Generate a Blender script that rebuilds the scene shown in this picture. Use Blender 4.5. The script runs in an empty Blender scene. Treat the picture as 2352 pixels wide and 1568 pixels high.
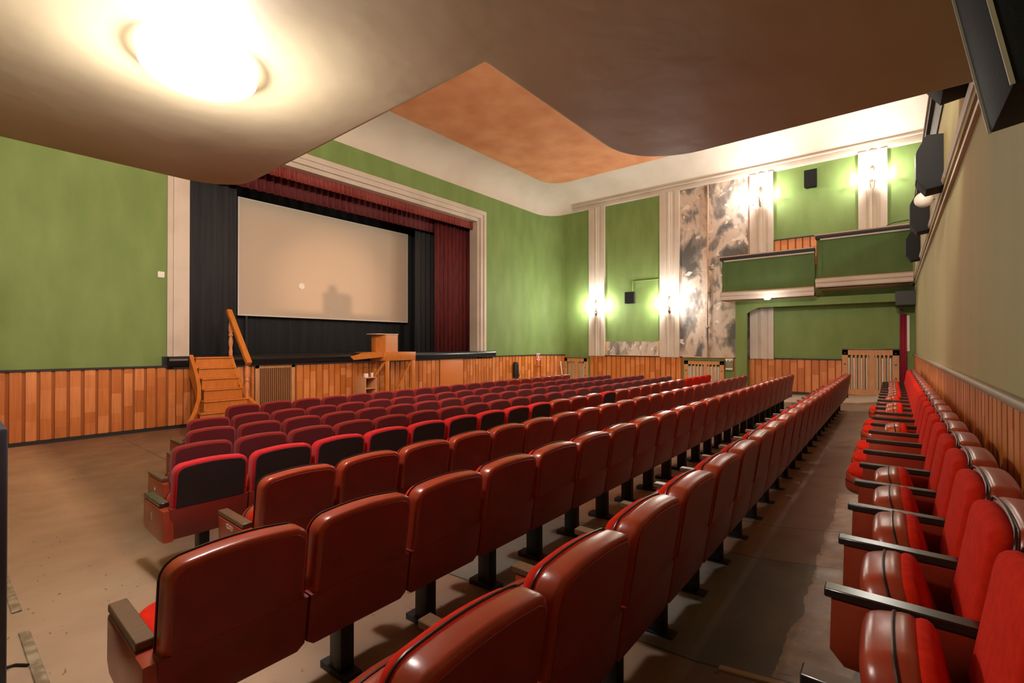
import bpy, bmesh, math, random
from mathutils import Vector, Matrix
random.seed(7)
SC = bpy.context.scene
COL = SC.collection
H0 = 1.79                      # eye height over the flat floor before the stage

# ------------------------------------------------------------------ camera
CF, SF = .776, .6307
cam = bpy.data.cameras.new('camera'); cam.sensor_width = 36; cam.lens = 1077 / 2352 * 36
cam.clip_start = .02; cam.clip_end = 100
co = bpy.data.objects.new('camera', cam); COL.objects.link(co)
co.location = (0, 0, H0)
co.rotation_euler = (math.pi/2 + math.atan(6/1077), 0, math.atan2(SF, CF) - math.pi/2)
SC.camera = co
# ------------------------------------------------------------------ world, exposure
w = bpy.data.worlds.new('world'); SC.world = w; w.use_nodes = True
w.node_tree.nodes['Background'].inputs[0].default_value = (.9, .75, .6, 1)
w.node_tree.nodes['Background'].inputs[1].default_value = .02
SC.view_settings.view_transform = 'Standard'; SC.view_settings.look = 'None'
SC.view_settings.gamma = 1; SC.view_settings.use_curve_mapping = False
SC.view_settings.exposure = 0.42

def lamp(name, loc, watts, color=(1, .85, .68), radius=.15, kind='POINT', rot=None, **k):
    l = bpy.data.lights.new(name, kind); l.energy = watts; l.color = color
    if kind != 'AREA': l.shadow_soft_size = radius
    for a, b in k.items(): setattr(l, a, b)
    o = bpy.data.objects.new(name, l); COL.objects.link(o); o.location = loc
    if rot: o.rotation_euler = rot
    return o
WARM = (1, .90, .79)
def Z(h): return H0 + h
# unseen fill lights added above the gallery floor to brighten the upper room
lamp('gallery_fill', (1.2, 3.6, Z(3.9)), 720, WARM, .25)
lamp('gallery_fill', (3.0, .6, Z(3.9)), 720, WARM, .25)
lamp('gallery_fill', (7.5, -2.2, Z(4.0)), 300, WARM, .25)
# ------------------------------------------------------------------ helpers
def srgb(r, g, b):
    f = lambda c: (c/255/12.92) if c/255 <= .04045 else ((c/255+.055)/1.055)**2.4
    return (f(r), f(g), f(b), 1)

def mat(name, base, rough=.6, metal=0, spec=.5, noise=None, bump=None, emit=None, estr=0, coat=0, sheen=0):
    m = bpy.data.materials.new(name); m.use_nodes = True
    nt = m.node_tree; N = nt.nodes; L = nt.links
    b = N['Principled BSDF']
    b.inputs['Base Color'].default_value = base
    b.inputs['Roughness'].default_value = rough
    b.inputs['Metallic'].default_value = metal
    b.inputs['Specular IOR Level'].default_value = spec
    b.inputs['Coat Weight'].default_value = coat
    b.inputs['Sheen Weight'].default_value = sheen
    tc = N.new('ShaderNodeTexCoord')
    if noise:                          # (second colour, scale, low, high, (sx,sy,sz))
        c2, sc, lo, hi, st = noise
        mp = N.new('ShaderNodeMapping'); mp.inputs['Scale'].default_value = st
        L.new(tc.outputs['Object'], mp.inputs[0])
        n = N.new('ShaderNodeTexNoise'); n.inputs['Scale'].default_value = sc; n.inputs['Detail'].default_value = 5
        L.new(mp.outputs[0], n.inputs['Vector'])
        r = N.new('ShaderNodeValToRGB'); r.color_ramp.elements[0].position = lo; r.color_ramp.elements[1].position = hi
        r.color_ramp.elements[0].color = base; r.color_ramp.elements[1].color = c2
        L.new(n.outputs['Fac'], r.inputs[0]); L.new(r.outputs[0], b.inputs['Base Color'])
    if bump:                           # (scale, strength)
        n = N.new('ShaderNodeTexNoise'); n.inputs['Scale'].default_value = bump[0]; n.inputs['Detail'].default_value = 4
        L.new(tc.outputs['Object'], n.inputs['Vector'])
        bp = N.new('ShaderNodeBump'); bp.inputs['Strength'].default_value = bump[1]; bp.inputs['Distance'].default_value = bump[2] if len(bump) > 2 else .02
        L.new(n.outputs['Fac'], bp.inputs['Height']); L.new(bp.outputs[0], b.inputs['Normal'])
    if emit:
        b.inputs['Emission Color'].default_value = emit; b.inputs['Emission Strength'].default_value = estr
    return m

M = {}
M['green'] = mat('green_paint', srgb(110, 134, 70), .7, noise=(srgb(124, 146, 82), 2.5, .35, .7, (1, 1, .35)), bump=(60, .08))
M['green_dark'] = mat('green_fabric_panel', srgb(78, 104, 58), .85, noise=(srgb(86, 112, 62), 3, .35, .7, (1, 1, .4)))
M['olive'] = mat('back_wall_paint', srgb(158, 156, 104), .75, noise=(srgb(172, 158, 116), 1.4, .3, .75, (1.6, 1, .25)), bump=(50, .06))
M['white'] = mat('white_plaster', srgb(206, 192, 178), .55, noise=(srgb(190, 174, 160), 1.3, .4, .75, (1, 1, 1)), bump=(25, .06))
M['cove'] = mat('cove_plaster', srgb(212, 198, 184), .7, noise=(srgb(196, 180, 164), .8, .4, .8, (1, 1, 1)))
M['orange'] = mat('ceiling_orange', srgb(226, 158, 112), .8, noise=(srgb(206, 130, 84), 1.1, .35, .7, (1, 1, 1)), bump=(9, .1))
M['gallery'] = mat('gallery_plaster', srgb(180, 164, 134), .5, noise=(srgb(164, 146, 116), 1.2, .3, .75, (1, 1, 1)), bump=(1.6, .26, .05))
M['floor'] = None
M['black'] = mat('black_cloth', srgb(44, 44, 47), .9, noise=(srgb(54, 54, 57), 3, .3, .7, (6, 6, .3)))
M['stage'] = mat('stage_black', srgb(40, 40, 43), .28, noise=(srgb(56, 55, 56), 5, .3, .7, (1, 4, 1)))
M['trimblack'] = mat('black_trim', srgb(32, 26, 26), .5)
M['maroon'] = mat('maroon_curtain', srgb(112, 34, 34), .75, noise=(srgb(84, 22, 26), 8, .35, .65, (5, 1, .25)))
M['screen'] = mat('screen_cloth', srgb(206, 186, 166), .7)
M['vinyl'] = mat('red_brown_vinyl', srgb(164, 62, 36), .3, spec=.6, noise=(srgb(148, 50, 30), 6, .35, .7, (1, 1, 1)), bump=(120, .06, .004))
M['vinylback'] = mat('red_brown_vinyl_shaded', srgb(130, 38, 28), .42, noise=(srgb(114, 32, 26), 5, .35, .7, (1, 1, 1)), bump=(120, .06, .004))  # same vinyl as the rim, with the rear shade put into the colour
M['cloth'] = mat('maroon_cloth', srgb(140, 38, 36), .95, spec=.2, sheen=.15, bump=(200, .15, .003))
M['clothback'] = mat('maroon_cloth_shaded', srgb(92, 24, 30), .95, spec=.2, sheen=.1, bump=(200, .15, .003))  # same cloth as the rim, darkened to carry the shade of the rear
M['redcloth'] = mat('red_cloth', srgb(212, 40, 14), .95, spec=.15, noise=(srgb(192, 30, 12), 30, .3, .7, (1, 1, 1)), bump=(220, .15, .003))
M['blackcloth'] = mat('black_seat_cloth', srgb(50, 40, 42), .95, spec=.2)
M['brightred'] = mat('crimson_cloth', srgb(192, 34, 42), .9, spec=.2, sheen=.1)
M['cap'] = mat('brown_arm_cap', srgb(112, 82, 58), .35, noise=(srgb(92, 64, 46), 20, .3, .7, (1, 6, 1)))
M['capdark'] = mat('black_arm_cap', srgb(50, 42, 38), .22)
M['legm'] = mat('black_metal', srgb(20, 18, 20), .5)
M['piping'] = mat('dark_piping', srgb(48, 20, 18), .4)
M['stair'] = mat('orange_varnish_wood', srgb(206, 126, 52), .35, noise=(srgb(190, 108, 40), 3, .35, .7, (8, 2, 2)))
M['post'] = mat('turned_wood', srgb(214, 140, 88), .35)
M['board'] = mat('pale_chipboard', srgb(208, 150, 108), .55)
M['speaker'] = mat('speaker_black', srgb(34, 35, 36), .75, spec=.2, bump=(90, .15))
M['speakeredge'] = mat('speaker_pale_edge', srgb(190, 182, 160), .5)
M['metalwhite'] = mat('white_enamel', srgb(226, 220, 208), .35)
M['brass'] = mat('sconce_metal', srgb(150, 140, 120), .3, metal=.9)
M['glass'] = mat('sconce_glass', srgb(230, 232, 235), .1, emit=(1, .97, .92, 1), estr=.6)
M['bulb'] = mat('bulb', (1, 1, 1, 1), .4, emit=(1, .95, .86, 1), estr=40)
M['dome'] = mat('opal_glass', (1, 1, 1, 1), .4, emit=(1, .93, .84, 1), estr=9)
M['pipe'] = mat('painted_pipe', srgb(176, 136, 108), .5)
M['paper'] = mat('projected_dot_white', srgb(232, 228, 222), .6)
M['signred'] = mat('sign_red', srgb(206, 40, 52), .5)
M['redpipe'] = mat('rust_red_metal', srgb(170, 66, 24), .5)
M['cable'] = mat('cable_black', srgb(22, 20, 20), .5)

def distressed():
    m = bpy.data.materials.new('bare_plaster'); m.use_nodes = True
    nt = m.node_tree; N = nt.nodes; L = nt.links; b = N['Principled BSDF']; b.inputs['Roughness'].default_value = .85
    tc = N.new('ShaderNodeTexCoord')
    mp = N.new('ShaderNodeMapping'); mp.inputs['Scale'].default_value = (1, 1, .55); L.new(tc.outputs['Object'], mp.inputs[0])
    n = N.new('ShaderNodeTexNoise'); n.inputs['Scale'].default_value = 1.25; n.inputs['Detail'].default_value = 6; n.inputs['Roughness'].default_value = .55; n.inputs['Distortion'].default_value = .25
    L.new(mp.outputs[0], n.inputs['Vector'])
    r = N.new('ShaderNodeValToRGB'); e = r.color_ramp.elements
    e[0].position = .40; e[0].color = srgb(92, 88, 84); e[1].position = .47; e[1].color = srgb(142, 130, 122)
    for p, c in ((.52, srgb(200, 180, 164)), (.585, srgb(188, 166, 150)), (.61, srgb(146, 134, 124)), (.66, srgb(98, 94, 92))):
        x = e.new(p); x.color = c
    L.new(n.outputs['Fac'], r.inputs[0])
    n2 = N.new('ShaderNodeTexNoise'); n2.inputs['Scale'].default_value = 3.1; n2.inputs['Detail'].default_value = 6; n2.inputs['Distortion'].default_value = .4
    L.new(tc.outputs['Object'], n2.inputs['Vector'])
    r2 = N.new('ShaderNodeValToRGB'); r2.color_ramp.elements[0].position = .62; r2.color_ramp.elements[1].position = .65
    L.new(n2.outputs['Fac'], r2.inputs[0])
    mx = N.new('ShaderNodeMix'); mx.data_type = 'RGBA'; mx.inputs[7].default_value = srgb(220, 204, 190)
    L.new(r2.outputs[0], mx.inputs[0]); L.new(r.outputs[0], mx.inputs[6]); L.new(mx.outputs[2], b.inputs['Base Color'])
    return m
M['bare'] = distressed()

def woodmat():
    m = bpy.data.materials.new('plank_wood'); m.use_nodes = True
    nt = m.node_tree; N = nt.nodes; L = nt.links; b = N['Principled BSDF']
    b.inputs['Roughness'].default_value = .42
    at = N.new('ShaderNodeAttribute'); at.attribute_name = 'rnd'
    r = N.new('ShaderNodeValToRGB'); e = r.color_ramp.elements
    e[0].position = 0; e[0].color = srgb(198, 114, 46); e[1].position = 1; e[1].color = srgb(230, 148, 86)
    x = e.new(.5); x.color = srgb(216, 130, 62)
    L.new(at.outputs['Fac'], r.inputs[0])
    tc = N.new('ShaderNodeTexCoord'); mp = N.new('ShaderNodeMapping'); mp.inputs['Scale'].default_value = (12, 12, .9)
    L.new(tc.outputs['Object'], mp.inputs[0])
    n = N.new('ShaderNodeTexNoise'); n.inputs['Scale'].default_value = 2; n.inputs['Detail'].default_value = 6; L.new(mp.outputs[0], n.inputs['Vector'])
    mx = N.new('ShaderNodeMix'); mx.data_type = 'RGBA'; mx.blend_type = 'MULTIPLY'; mx.inputs[0].default_value = .55
    r2 = N.new('ShaderNodeValToRGB'); r2.color_ramp.elements[0].position = .3; r2.color_ramp.elements[0].color = (.62, .5, .4, 1); r2.color_ramp.elements[1].position = .7
    L.new(n.outputs['Fac'], r2.inputs[0]); L.new(r.outputs[0], mx.inputs[6]); L.new(r2.outputs[0], mx.inputs[7]); L.new(mx.outputs[2], b.inputs['Base Color'])
    return m
M['wood'] = woodmat()
M['groovedark'] = mat('groove_dark', srgb(48, 28, 14), .7)
M['groove'] = mat('groove_wood', srgb(164, 92, 36), .7)
M['screenwood'] = mat('radiator_screen_wood', srgb(206, 150, 100), .5, noise=(srgb(186, 128, 80), 4, .3, .7, (6, 6, 1)))

def floormat():
    m = bpy.data.materials.new('worn_linoleum'); m.use_nodes = True
    nt = m.node_tree; N = nt.nodes; L = nt.links; b = N['Principled BSDF']
    tc = N.new('ShaderNodeTexCoord')
    def noise(s, d, st=(1, 1, 1)):
        mp = N.new('ShaderNodeMapping'); mp.inputs['Scale'].default_value = st; L.new(tc.outputs['Object'], mp.inputs[0])
        n = N.new('ShaderNodeTexNoise'); n.inputs['Scale'].default_value = s; n.inputs['Detail'].default_value = d; L.new(mp.outputs[0], n.inputs['Vector']); return n.outputs['Fac']
    def ramp(f, a, bb, ca, cb):
        r = N.new('ShaderNodeValToRGB'); r.color_ramp.elements[0].position = a; r.color_ramp.elements[1].position = bb
        r.color_ramp.elements[0].color = ca; r.color_ramp.elements[1].color = cb; L.new(f, r.inputs[0]); return r.outputs[0]
    def mix(f, a, bb, t='MIX'):
        x = N.new('ShaderNodeMix'); x.data_type = 'RGBA'; x.blend_type = t
        if hasattr(f, 'default_value'): L.new(f, x.inputs[0])
        else: x.inputs[0].default_value = f
        L.new(a, x.inputs[6]); L.new(bb, x.inputs[7]); return x.outputs[2]
    c = ramp(noise(1.3, 7), .3, .7, srgb(168, 138, 114), srgb(194, 162, 134))
    # darker grey sheets laid in the rear aisle, picked by their position on the floor
    sx = N.new('ShaderNodeSeparateXYZ'); L.new(tc.outputs['Object'], sx.inputs[0])
    def mth(op, a, v=None, v2=None):
        q = N.new('ShaderNodeMath'); q.operation = op
        L.new(a, q.inputs[0])
        if v is not None:
            if hasattr(v, 'default_value'): L.new(v, q.inputs[1])
            else: q.inputs[1].default_value = v
        return q.outputs[0]
    X, Y = sx.outputs[0], sx.outputs[1]
    def band(a, lo, hi): return mth('MULTIPLY', mth('GREATER_THAN', a, lo), mth('LESS_THAN', a, hi))
    yv = mth('MULTIPLY', mth('MINIMUM', mth('MAXIMUM', mth('SUBTRACT', X, .95), 0.0), .35), 2.2)
    c = mix(yv, c, ramp(noise(2.0, 6), .3, .7, srgb(96, 76, 62), srgb(122, 98, 80)))
    sheet = mth('MULTIPLY', band(X, 2.26, 3.62), band(Y, -.5, 2.6))
    grey = ramp(noise(2.2, 6), .3, .7, srgb(96, 96, 92), srgb(120, 116, 106))
    c = mix(sheet, c, grey)
    tile = ramp(noise(3, 3), .3, .7, srgb(178, 172, 160), srgb(200, 194, 182))
    c = mix(mth('GREATER_THAN', X, 14.7), c, tile)
    # pale strip painted in for the sconce light falling along the aisle
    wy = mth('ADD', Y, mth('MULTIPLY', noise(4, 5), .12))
    lit_strip = mth('MULTIPLY', band(wy, .18, .46), band(X, 2.3, 5.5))
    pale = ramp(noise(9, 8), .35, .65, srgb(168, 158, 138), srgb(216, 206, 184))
    c = mix(mth('MULTIPLY', lit_strip, .85), c, pale)
    c = mix(1.0, c, ramp(noise(34, 2, (1, .35, 1)), .70, .73, (1, 1, 1, 1), (.45, .38, .32, 1)), 'MULTIPLY')
    # seams
    def seam(x): return mth('LESS_THAN', mth('ABSOLUTE', mth('SUBTRACT', X, x)), .006)
    s = seam(2.26)
    for x in (3.62, 4.35, 6.2, 8.2, 10.2, 12.2): s = mth('MAXIMUM', s, seam(x))
    dk = N.new('ShaderNodeRGB'); dk.outputs[0].default_value = srgb(58, 50, 44)
    c = mix(s, c, dk.outputs[0])
    L.new(c, b.inputs['Base Color'])
    L.new(ramp(noise(3, 5), .3, .7, (.35, .35, .35, 1), (.6, .6, .6, 1)), b.inputs['Roughness'])
    bp = N.new('ShaderNodeBump'); bp.inputs['Strength'].default_value = .15; bp.inputs['Distance'].default_value = .01
    L.new(noise(14, 5), bp.inputs['Height']); L.new(bp.outputs[0], b.inputs['Normal'])
    return m
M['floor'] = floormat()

def finish(name, bm, m, parent=None, smooth=None):
    me = bpy.data.meshes.new(name); bm.normal_update(); bm.to_mesh(me); bm.free()
    ms = m if isinstance(m, (list, tuple)) else [m]
    for q in ms: me.materials.append(q)
    if smooth is not None:
        for p in me.polygons: p.use_smooth = True
        try: me.set_sharp_from_angle(angle=math.radians(smooth))
        except Exception: pass
    o = bpy.data.objects.new(name, me); COL.objects.link(o)
    if parent is not None: o.parent = parent
    return o
def tag(o, label=None, cat=None, group=None, kind=None):
    if label: o['label'] = label
    if cat: o['category'] = cat
    if group: o['group'] = group
    if kind: o['kind'] = kind
    return o
def empty(name, loc=(0, 0, 0), rz=0):
    o = bpy.data.objects.new(name, None); COL.objects.link(o); o.location = loc; o.rotation_euler = (0, 0, rz)
    o.empty_display_size = .1
    return o
def box(bm, a, b, bev=0, seg=2, mtx=None, mi=0):
    g = bmesh.ops.create_cube(bm, size=1)
    vs = g['verts']
    s = Vector([b[i]-a[i] for i in range(3)]); c = Vector([(b[i]+a[i])/2 for i in range(3)])
    for v in vs: v.co = Vector((v.co.x*s.x, v.co.y*s.y, v.co.z*s.z)) + c
    fs = set(f for v in vs for f in v.link_faces)
    for f in fs: f.material_index = mi
    if bev > 0:
        es = set(e for v in vs for e in v.link_edges)
        r = bmesh.ops.bevel(bm, geom=list(es), offset=min(bev, min(abs(x) for x in s)*.49), segments=seg, affect='EDGES', profile=.5)
        vs = list(set(v for f in r['faces'] for v in f.verts) | set(v for f in fs if f.is_valid for v in f.verts))
    if mtx is not None:
        for v in vs: v.co = mtx @ v.co
    return vs
def prism(bm, pts, lo, hi, axis='y', mi=0, bev=0, seg=2, fn=None):
    """outline pts (a,b) extruded along axis from lo to hi"""
    def P(a, b, t):
        return {'y': (a, t, b), 'z': (a, b, t), 'x': (t, a, b)}[axis]
    v0 = [bm.verts.new(P(a, b, lo)) for a, b in pts]; v1 = [bm.verts.new(P(a, b, hi)) for a, b in pts]
    fs = [bm.faces.new(v0), bm.faces.new(list(reversed(v1)))]
    n = len(pts)
    for i in range(n): fs.append(bm.faces.new((v0[i], v1[i], v1[(i+1) % n], v0[(i+1) % n])))
    for f in fs: f.material_index = mi
    bmesh.ops.recalc_face_normals(bm, faces=fs)
    vs = v0+v1
    if bev:
        es = list(fs[0].edges)+list(fs[1].edges)
        r = bmesh.ops.bevel(bm, geom=es, offset=bev, segments=seg, affect='EDGES', profile=.5)
        vs = list(set(v for f in r['faces'] for v in f.verts) | set(v for f in fs if f.is_valid for v in f.verts))
    if fn:
        for v in vs: v.co = fn(v.co)
    return vs
def tube(bm, pts, r, n=8, closed=False):
    pts = [Vector(p) for p in pts]; rings = []
    for i, p in enumerate(pts):
        d = (pts[min(i+1, len(pts)-1)] - pts[max(i-1, 0)]).normalized()
        u = d.cross(Vector((0, 0, 1)))
        if u.length < 1e-3: u = d.cross(Vector((1, 0, 0)))
        u.normalize(); v = d.cross(u)
        rr = r[i] if isinstance(r, (list, tuple)) else r
        rings.append([bm.verts.new(p + (u*math.cos(2*math.pi*k/n) + v*math.sin(2*math.pi*k/n))*rr) for k in range(n)])
    for a, b in zip(rings, rings[1:]):
        for k in range(n): bm.faces.new((a[k], a[(k+1) % n], b[(k+1) % n], b[k]))
    bm.faces.new(list(reversed(rings[0]))); bm.faces.new(rings[-1])
def lathe(bm, c, prof, n=20, axis='z'):
    c = Vector(c); rings = []
    for r, z in prof:
        rings.append([bm.verts.new(c + (Vector((r*math.cos(2*math.pi*k/n), r*math.sin(2*math.pi*k/n), z)) if axis == 'z' else Vector((z, r*math.cos(2*math.pi*k/n), r*math.sin(2*math.pi*k/n))))) for k in range(n)])
    for a, b in zip(rings, rings[1:]):
        for k in range(n): bm.faces.new((a[k], a[(k+1) % n], b[(k+1) % n], b[k]))
    bm.faces.new(list(reversed(rings[0]))); bm.faces.new(rings[-1])
    bmesh.ops.recalc_face_normals(bm, faces=bm.faces[:])
def quad(bm, *p, mi=0):
    f = bm.faces.new([bm.verts.new(q) for q in p]); f.material_index = mi; return f
def obox(name, a, b, m, parent=None, bev=0, seg=2, smooth=None):
    bm = bmesh.new(); box(bm, a, b, bev, seg); return finish(name, bm, m, parent, smooth if smooth is not None else (35 if bev else None))
def struct(o): o['kind'] = 'structure'; return o
def apply_text(body, size, loc, rot, m, parent, name='number', ext=.0008):
    cu = bpy.data.curves.new(name, 'FONT'); cu.body = body; cu.size = size; cu.extrude = ext; cu.align_x = 'CENTER'; cu.align_y = 'CENTER'
    t = bpy.data.objects.new(name, cu); COL.objects.link(t)
    dg = bpy.context.evaluated_depsgraph_get(); me = bpy.data.meshes.new_from_object(t.evaluated_get(dg))
    bpy.data.objects.remove(t); me.materials.clear(); me.materials.append(m)
    o = bpy.data.objects.new(name, me); COL.objects.link(o); o.location = loc; o.rotation_euler = rot
    if parent is not None: o.parent = parent
    return o
# pixel helpers used only to read sizes off the photograph's geometry
def xy_on_y(u, Y):
    t = (u-1176)/1077; k = Y/(SF-t*CF); return k*(CF+t*SF)

# ------------------------------------------------------------------ floor
FL = [(-4.5, 1.38), (-.47, 1.38), (.1, 1.40), (.73, 1.49), (1.4, 1.525), (1.82, 1.555), (2.89, 1.63), (3.88, 1.68), (4.88, 1.74), (5.88, 1.78), (6.88, 1.79), (15.5, 1.79)]
def floor_z(y):
    for (a, da), (b, db) in zip(FL, FL[1:]):
        if a <= y <= b: return H0-(da+(db-da)*(y-a)/(b-a))
    return 0
XW, YW, YB, XL = 17.2, 11.9, -.47, -2.4
bm = bmesh.new(); prev = None
for y, d in FL:
    row = [bm.verts.new((x, y, H0-d)) for x in (XL, XW+2.2)]
    if prev: bm.faces.new((prev[0], prev[1], row[1], row[0]))
    prev = row
r = bmesh.ops.extrude_face_region(bm, geom=bm.faces[:])
for v in [g for g in r['geom'] if isinstance(g, bmesh.types.BMVert)]: v.co.z -= .15
bmesh.ops.recalc_face_normals(bm, faces=bm.faces[:])
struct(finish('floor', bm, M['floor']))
# ------------------------------------------------------------------ walls
TOP = 5.60; CE = 6.45
zt = Z(TOP+1.0)
# front wall with the stage opening and rounded corner into the side wall
R = .9
def wallbox(name, a, b, m): return struct(obox(name, a, b, m))
bm = bmesh.new()
box(bm, (XL, YW, -.2), (3.2, YW+.3, Z(CE)+.1))
box(bm, (3.2, YW, Z(4.80)), (12.9, YW+.3, Z(CE)+.1))
n = 14
pts = [(12.9, YW)] + [(XW-R+R*math.sin(a*math.pi/2/n), YW-R+R*math.cos(a*math.pi/2/n)) for a in range(n+1)] + [(XW, YB-3.2), (XW+.3, YB-3.2), (XW+.3, YW+.3), (12.9, YW+.3)]
finish_front = struct(finish('wall_front', bm, M['green']))
bm = bmesh.new(); prism(bm, pts[1:n+2] + [(XW+.3, YW-R), (XW+.3, YW+.3), (XW-R, YW+.3)], -.2, Z(CE)+.1, 'z')
struct(finish('wall_corner', bm, M['green'], smooth=40))
struct(obox('wall_front_right', (12.9, YW, -.2), (XW-R, YW+.3, Z(CE)+.1), M['green']))
struct(obox('wall_side', (XW, YB-3.2, -.2), (XW+.3, YW-R, Z(CE)+.1), M['green']))
# back wall under the gallery, its parapet above and the far back wall of the gallery
struct(obox('wall_back', (XL, YB-.25, -.2), (XW-.05, YB, Z(1.66)), M['olive']))
struct(obox('wall_back_upper', (XL, YB-3.4, Z(1.5)), (XW+.3, YB-3.2, Z(CE)+.1), M['green']))
struct(obox('wall_left', (XL-.3, YB-3.4, -.2), (XL, YW+.3, Z(CE)+.1), M['green']))
struct(obox('wall_back_parapet', (4.0, YB-.12, Z(1.66)), (XW, YB+.04, Z(2.98)), M['olive']))
struct(obox('floor_gallery_rear', (XL, YB-3.3, Z(1.55)), (XW, YB-.1, Z(1.75)), M['stage']))

# cove and ceiling: two rounded rectangles blended by a concave profile
def rrect(x0, y0, x1, y1, r, n=10):
    p = []
    for cx, cy, a0 in ((x1-r, y1-r, 0), (x0+r, y1-r, 90), (x0+r, y0+r, 180), (x1-r, y0+r, 270)):
        for k in range(n+1):
            a = math.radians(a0+90*k/n); p.append((cx+r*math.cos(a), cy+r*math.sin(a)))
    return p
outer = rrect(XL, YB-3.2, XW, YW, R); inner = rrect(XL+1.3, YB-1.9, 15.87, 10.80, .85)
bm = bmesh.new(); rings = []
NS = 10
for i in range(NS+1):
    t = i/NS; a = t*math.pi/2
    k = 1-math.cos(a); hh = TOP+(CE-TOP)*math.sin(a)
    rings.append([bm.verts.new((o[0]+(q[0]-o[0])*k, o[1]+(q[1]-o[1])*k, Z(hh))) for o, q in zip(outer, inner)])
for a, b in zip(rings, rings[1:]):
    for k in range(len(a)): bm.faces.new((a[k], b[k], b[(k+1) % len(a)], a[(k+1) % len(a)]))
struct(finish('ceiling_cove', bm, M['cove'], smooth=60))
bm = bmesh.new(); prism(bm, inner, Z(CE), Z(CE)+.2, 'z'); struct(finish('ceiling', bm, M['orange']))
# cornice band over the side wall panels
bm = bmesh.new(); box(bm, (XW-.07, YB-3.2, Z(5.62)), (XW+.01, 10.6, Z(5.80)), .02); box(bm, (XW-.13, YB-3.2, Z(5.80)), (XW+.01, 10.6, Z(5.86)), .02)
struct(finish('trim_1', bm, M['white'], smooth=35))

# gallery slab (L shaped, with round ends)
def arc(cx, cy, r, a0, a1, n=12): return [(cx+r*math.cos(math.radians(a0+(a1-a0)*k/n)), cy+r*math.sin(math.radians(a0+(a1-a0)*k/n))) for k in range(n+1)]
GX, GY, GE, GF = 2.09, 1.91, 4.23, 5.64; HG = 1.68
gp = [(XL, YB)] + [(GE, YB)] + arc(GE-.62, GY-.62, .62, 0, 90) + [(GX, GY)] + arc(GX-.5, GF-.5, .5, 0, 90) + [(XL, GF)]
bm = bmesh.new()
prism(bm, gp, Z(HG), Z(HG)+.32, 'z')
be = [e for e in bm.edges if all(abs(v.co.z-Z(HG)) < 1e-4 for v in e.verts) and not all(v.co.y < YB+.01 for v in e.verts) and not all(v.co.x < XL+.01 for v in e.verts)]
bmesh.ops.bevel(bm, geom=be, offset=.05, segments=4, affect='EDGES', profile=.5)
struct(finish('ceiling_gallery', bm, M['gallery'], smooth=40))
# its parapet
def offs(p, d):      # inner copy of the free edge
    q = []
    for i in range(len(p)):
        a = Vector(p[max(i-1, 0)]); b = Vector(p[min(i+1, len(p)-1)]); t = (b-a).normalized(); q.append((p[i][0]-t.y*d, p[i][1]+t.x*d))
    return q
edge = gp[1:-1] + [gp[-1]]
ine = offs(edge, .12)
bm = bmesh.new()
lo = [[bm.verts.new((x, y, z)) for x, y in pp] for pp, z in ((edge, Z(HG)+.31), (ine, Z(HG)+.31), (ine, Z(2.7)), (edge, Z(2.7)))]
for i in range(len(edge)-1):
    for a, b in ((0, 1), (1, 2), (2, 3), (3, 0)): bm.faces.new((lo[a][i], lo[a][i+1], lo[b][i+1], lo[b][i]))
bmesh.ops.recalc_face_normals(bm, faces=bm.faces[:])
struct(finish('wall_gallery_parapet', bm, M['green'], smooth=40))

# ------------------------------------------------------------------ wood panelling
def panelling(name, p0, p1, zlo, zhi, nrm, pitch=.19, pw=.135, cap=True, base=True, dark=False):
    """planks from p0 to p1 (xy), nrm = room side normal"""
    p0 = Vector(p0); p1 = Vector(p1); d = (p1-p0); Ln = d.length; d.normalize(); nv = Vector(nrm).normalized()
    bm = bmesh.new(); ly = bm.faces.layers.float.new('rnd')
    def slab(s0, s1, z0, z1, t0, t1, mi, rv, bev=0):
        vs = []
        for s, t in ((s0, t0), (s1, t0), (s1, t1), (s0, t1)):
            q = p0+d*s+nv*t; vs.append((q.x, q.y))
        lo_ = [bm.verts.new((x, y, z0)) for x, y in vs]; hi_ = [bm.verts.new((x, y, z1)) for x, y in vs]
        fs = [bm.faces.new(lo_), bm.faces.new(hi_)] + [bm.faces.new((lo_[i], lo_[(i+1) % 4], hi_[(i+1) % 4], hi_[i])) for i in range(4)]
        for f in fs: f.material_index = mi; f[ly] = rv
    slab(0, Ln, zlo, zhi, 0, .012, 1, .2)
    s = .02
    while s < Ln-.05:
        wd = pw*random.uniform(.9, 1.1); e = min(s+wd, Ln-.01); z = zlo+.05
        while z < zhi-.001:
            z1 = min(zhi, z+random.uniform(.18, .6))
            if zhi-z1 < .1: z1 = zhi
            slab(s, e, z, z1, .012, (.019 if dark else .04)+random.uniform(0, .002), 0, random.random())
            z = z1
        s = e+(pitch-pw)*random.uniform(.8, 1.2)
    if cap: slab(0, Ln, zhi, zhi+.035, 0, .07, 2, 0)
    if base: slab(0, Ln, zlo, zlo+.07, 0, .055, 2, 0)
    bmesh.ops.recalc_face_normals(bm, faces=bm.faces[:])
    return struct(finish(name, bm, [M['wood'], M['groovedark'] if dark else M['groove'], M['trimblack']]))
DT = Z(-.485)
panelling('trim_2', (XL, YW), (3.08, YW), 0, DT, (0, -1), .19, .143)
panelling('trim_3', (3.08, YW-.02), (4.82, YW-.02), 0, DT-.05, (0, -1), .15, .12, cap=False)
panelling('trim_4', (5.82, YW-.02), (10.72, YW-.02), 0, DT-.05, (0, -1), .18, .145, cap=False)
panelling('trim_5', (11.85, YW-.02), (13.4, YW-.02), 0, DT-.05, (0, -1), .15, .12, cap=False)
panelling('trim_6', (13.4, YW), (XW-R, YW), 0, DT, (0, -1), .2, .16)
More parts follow.
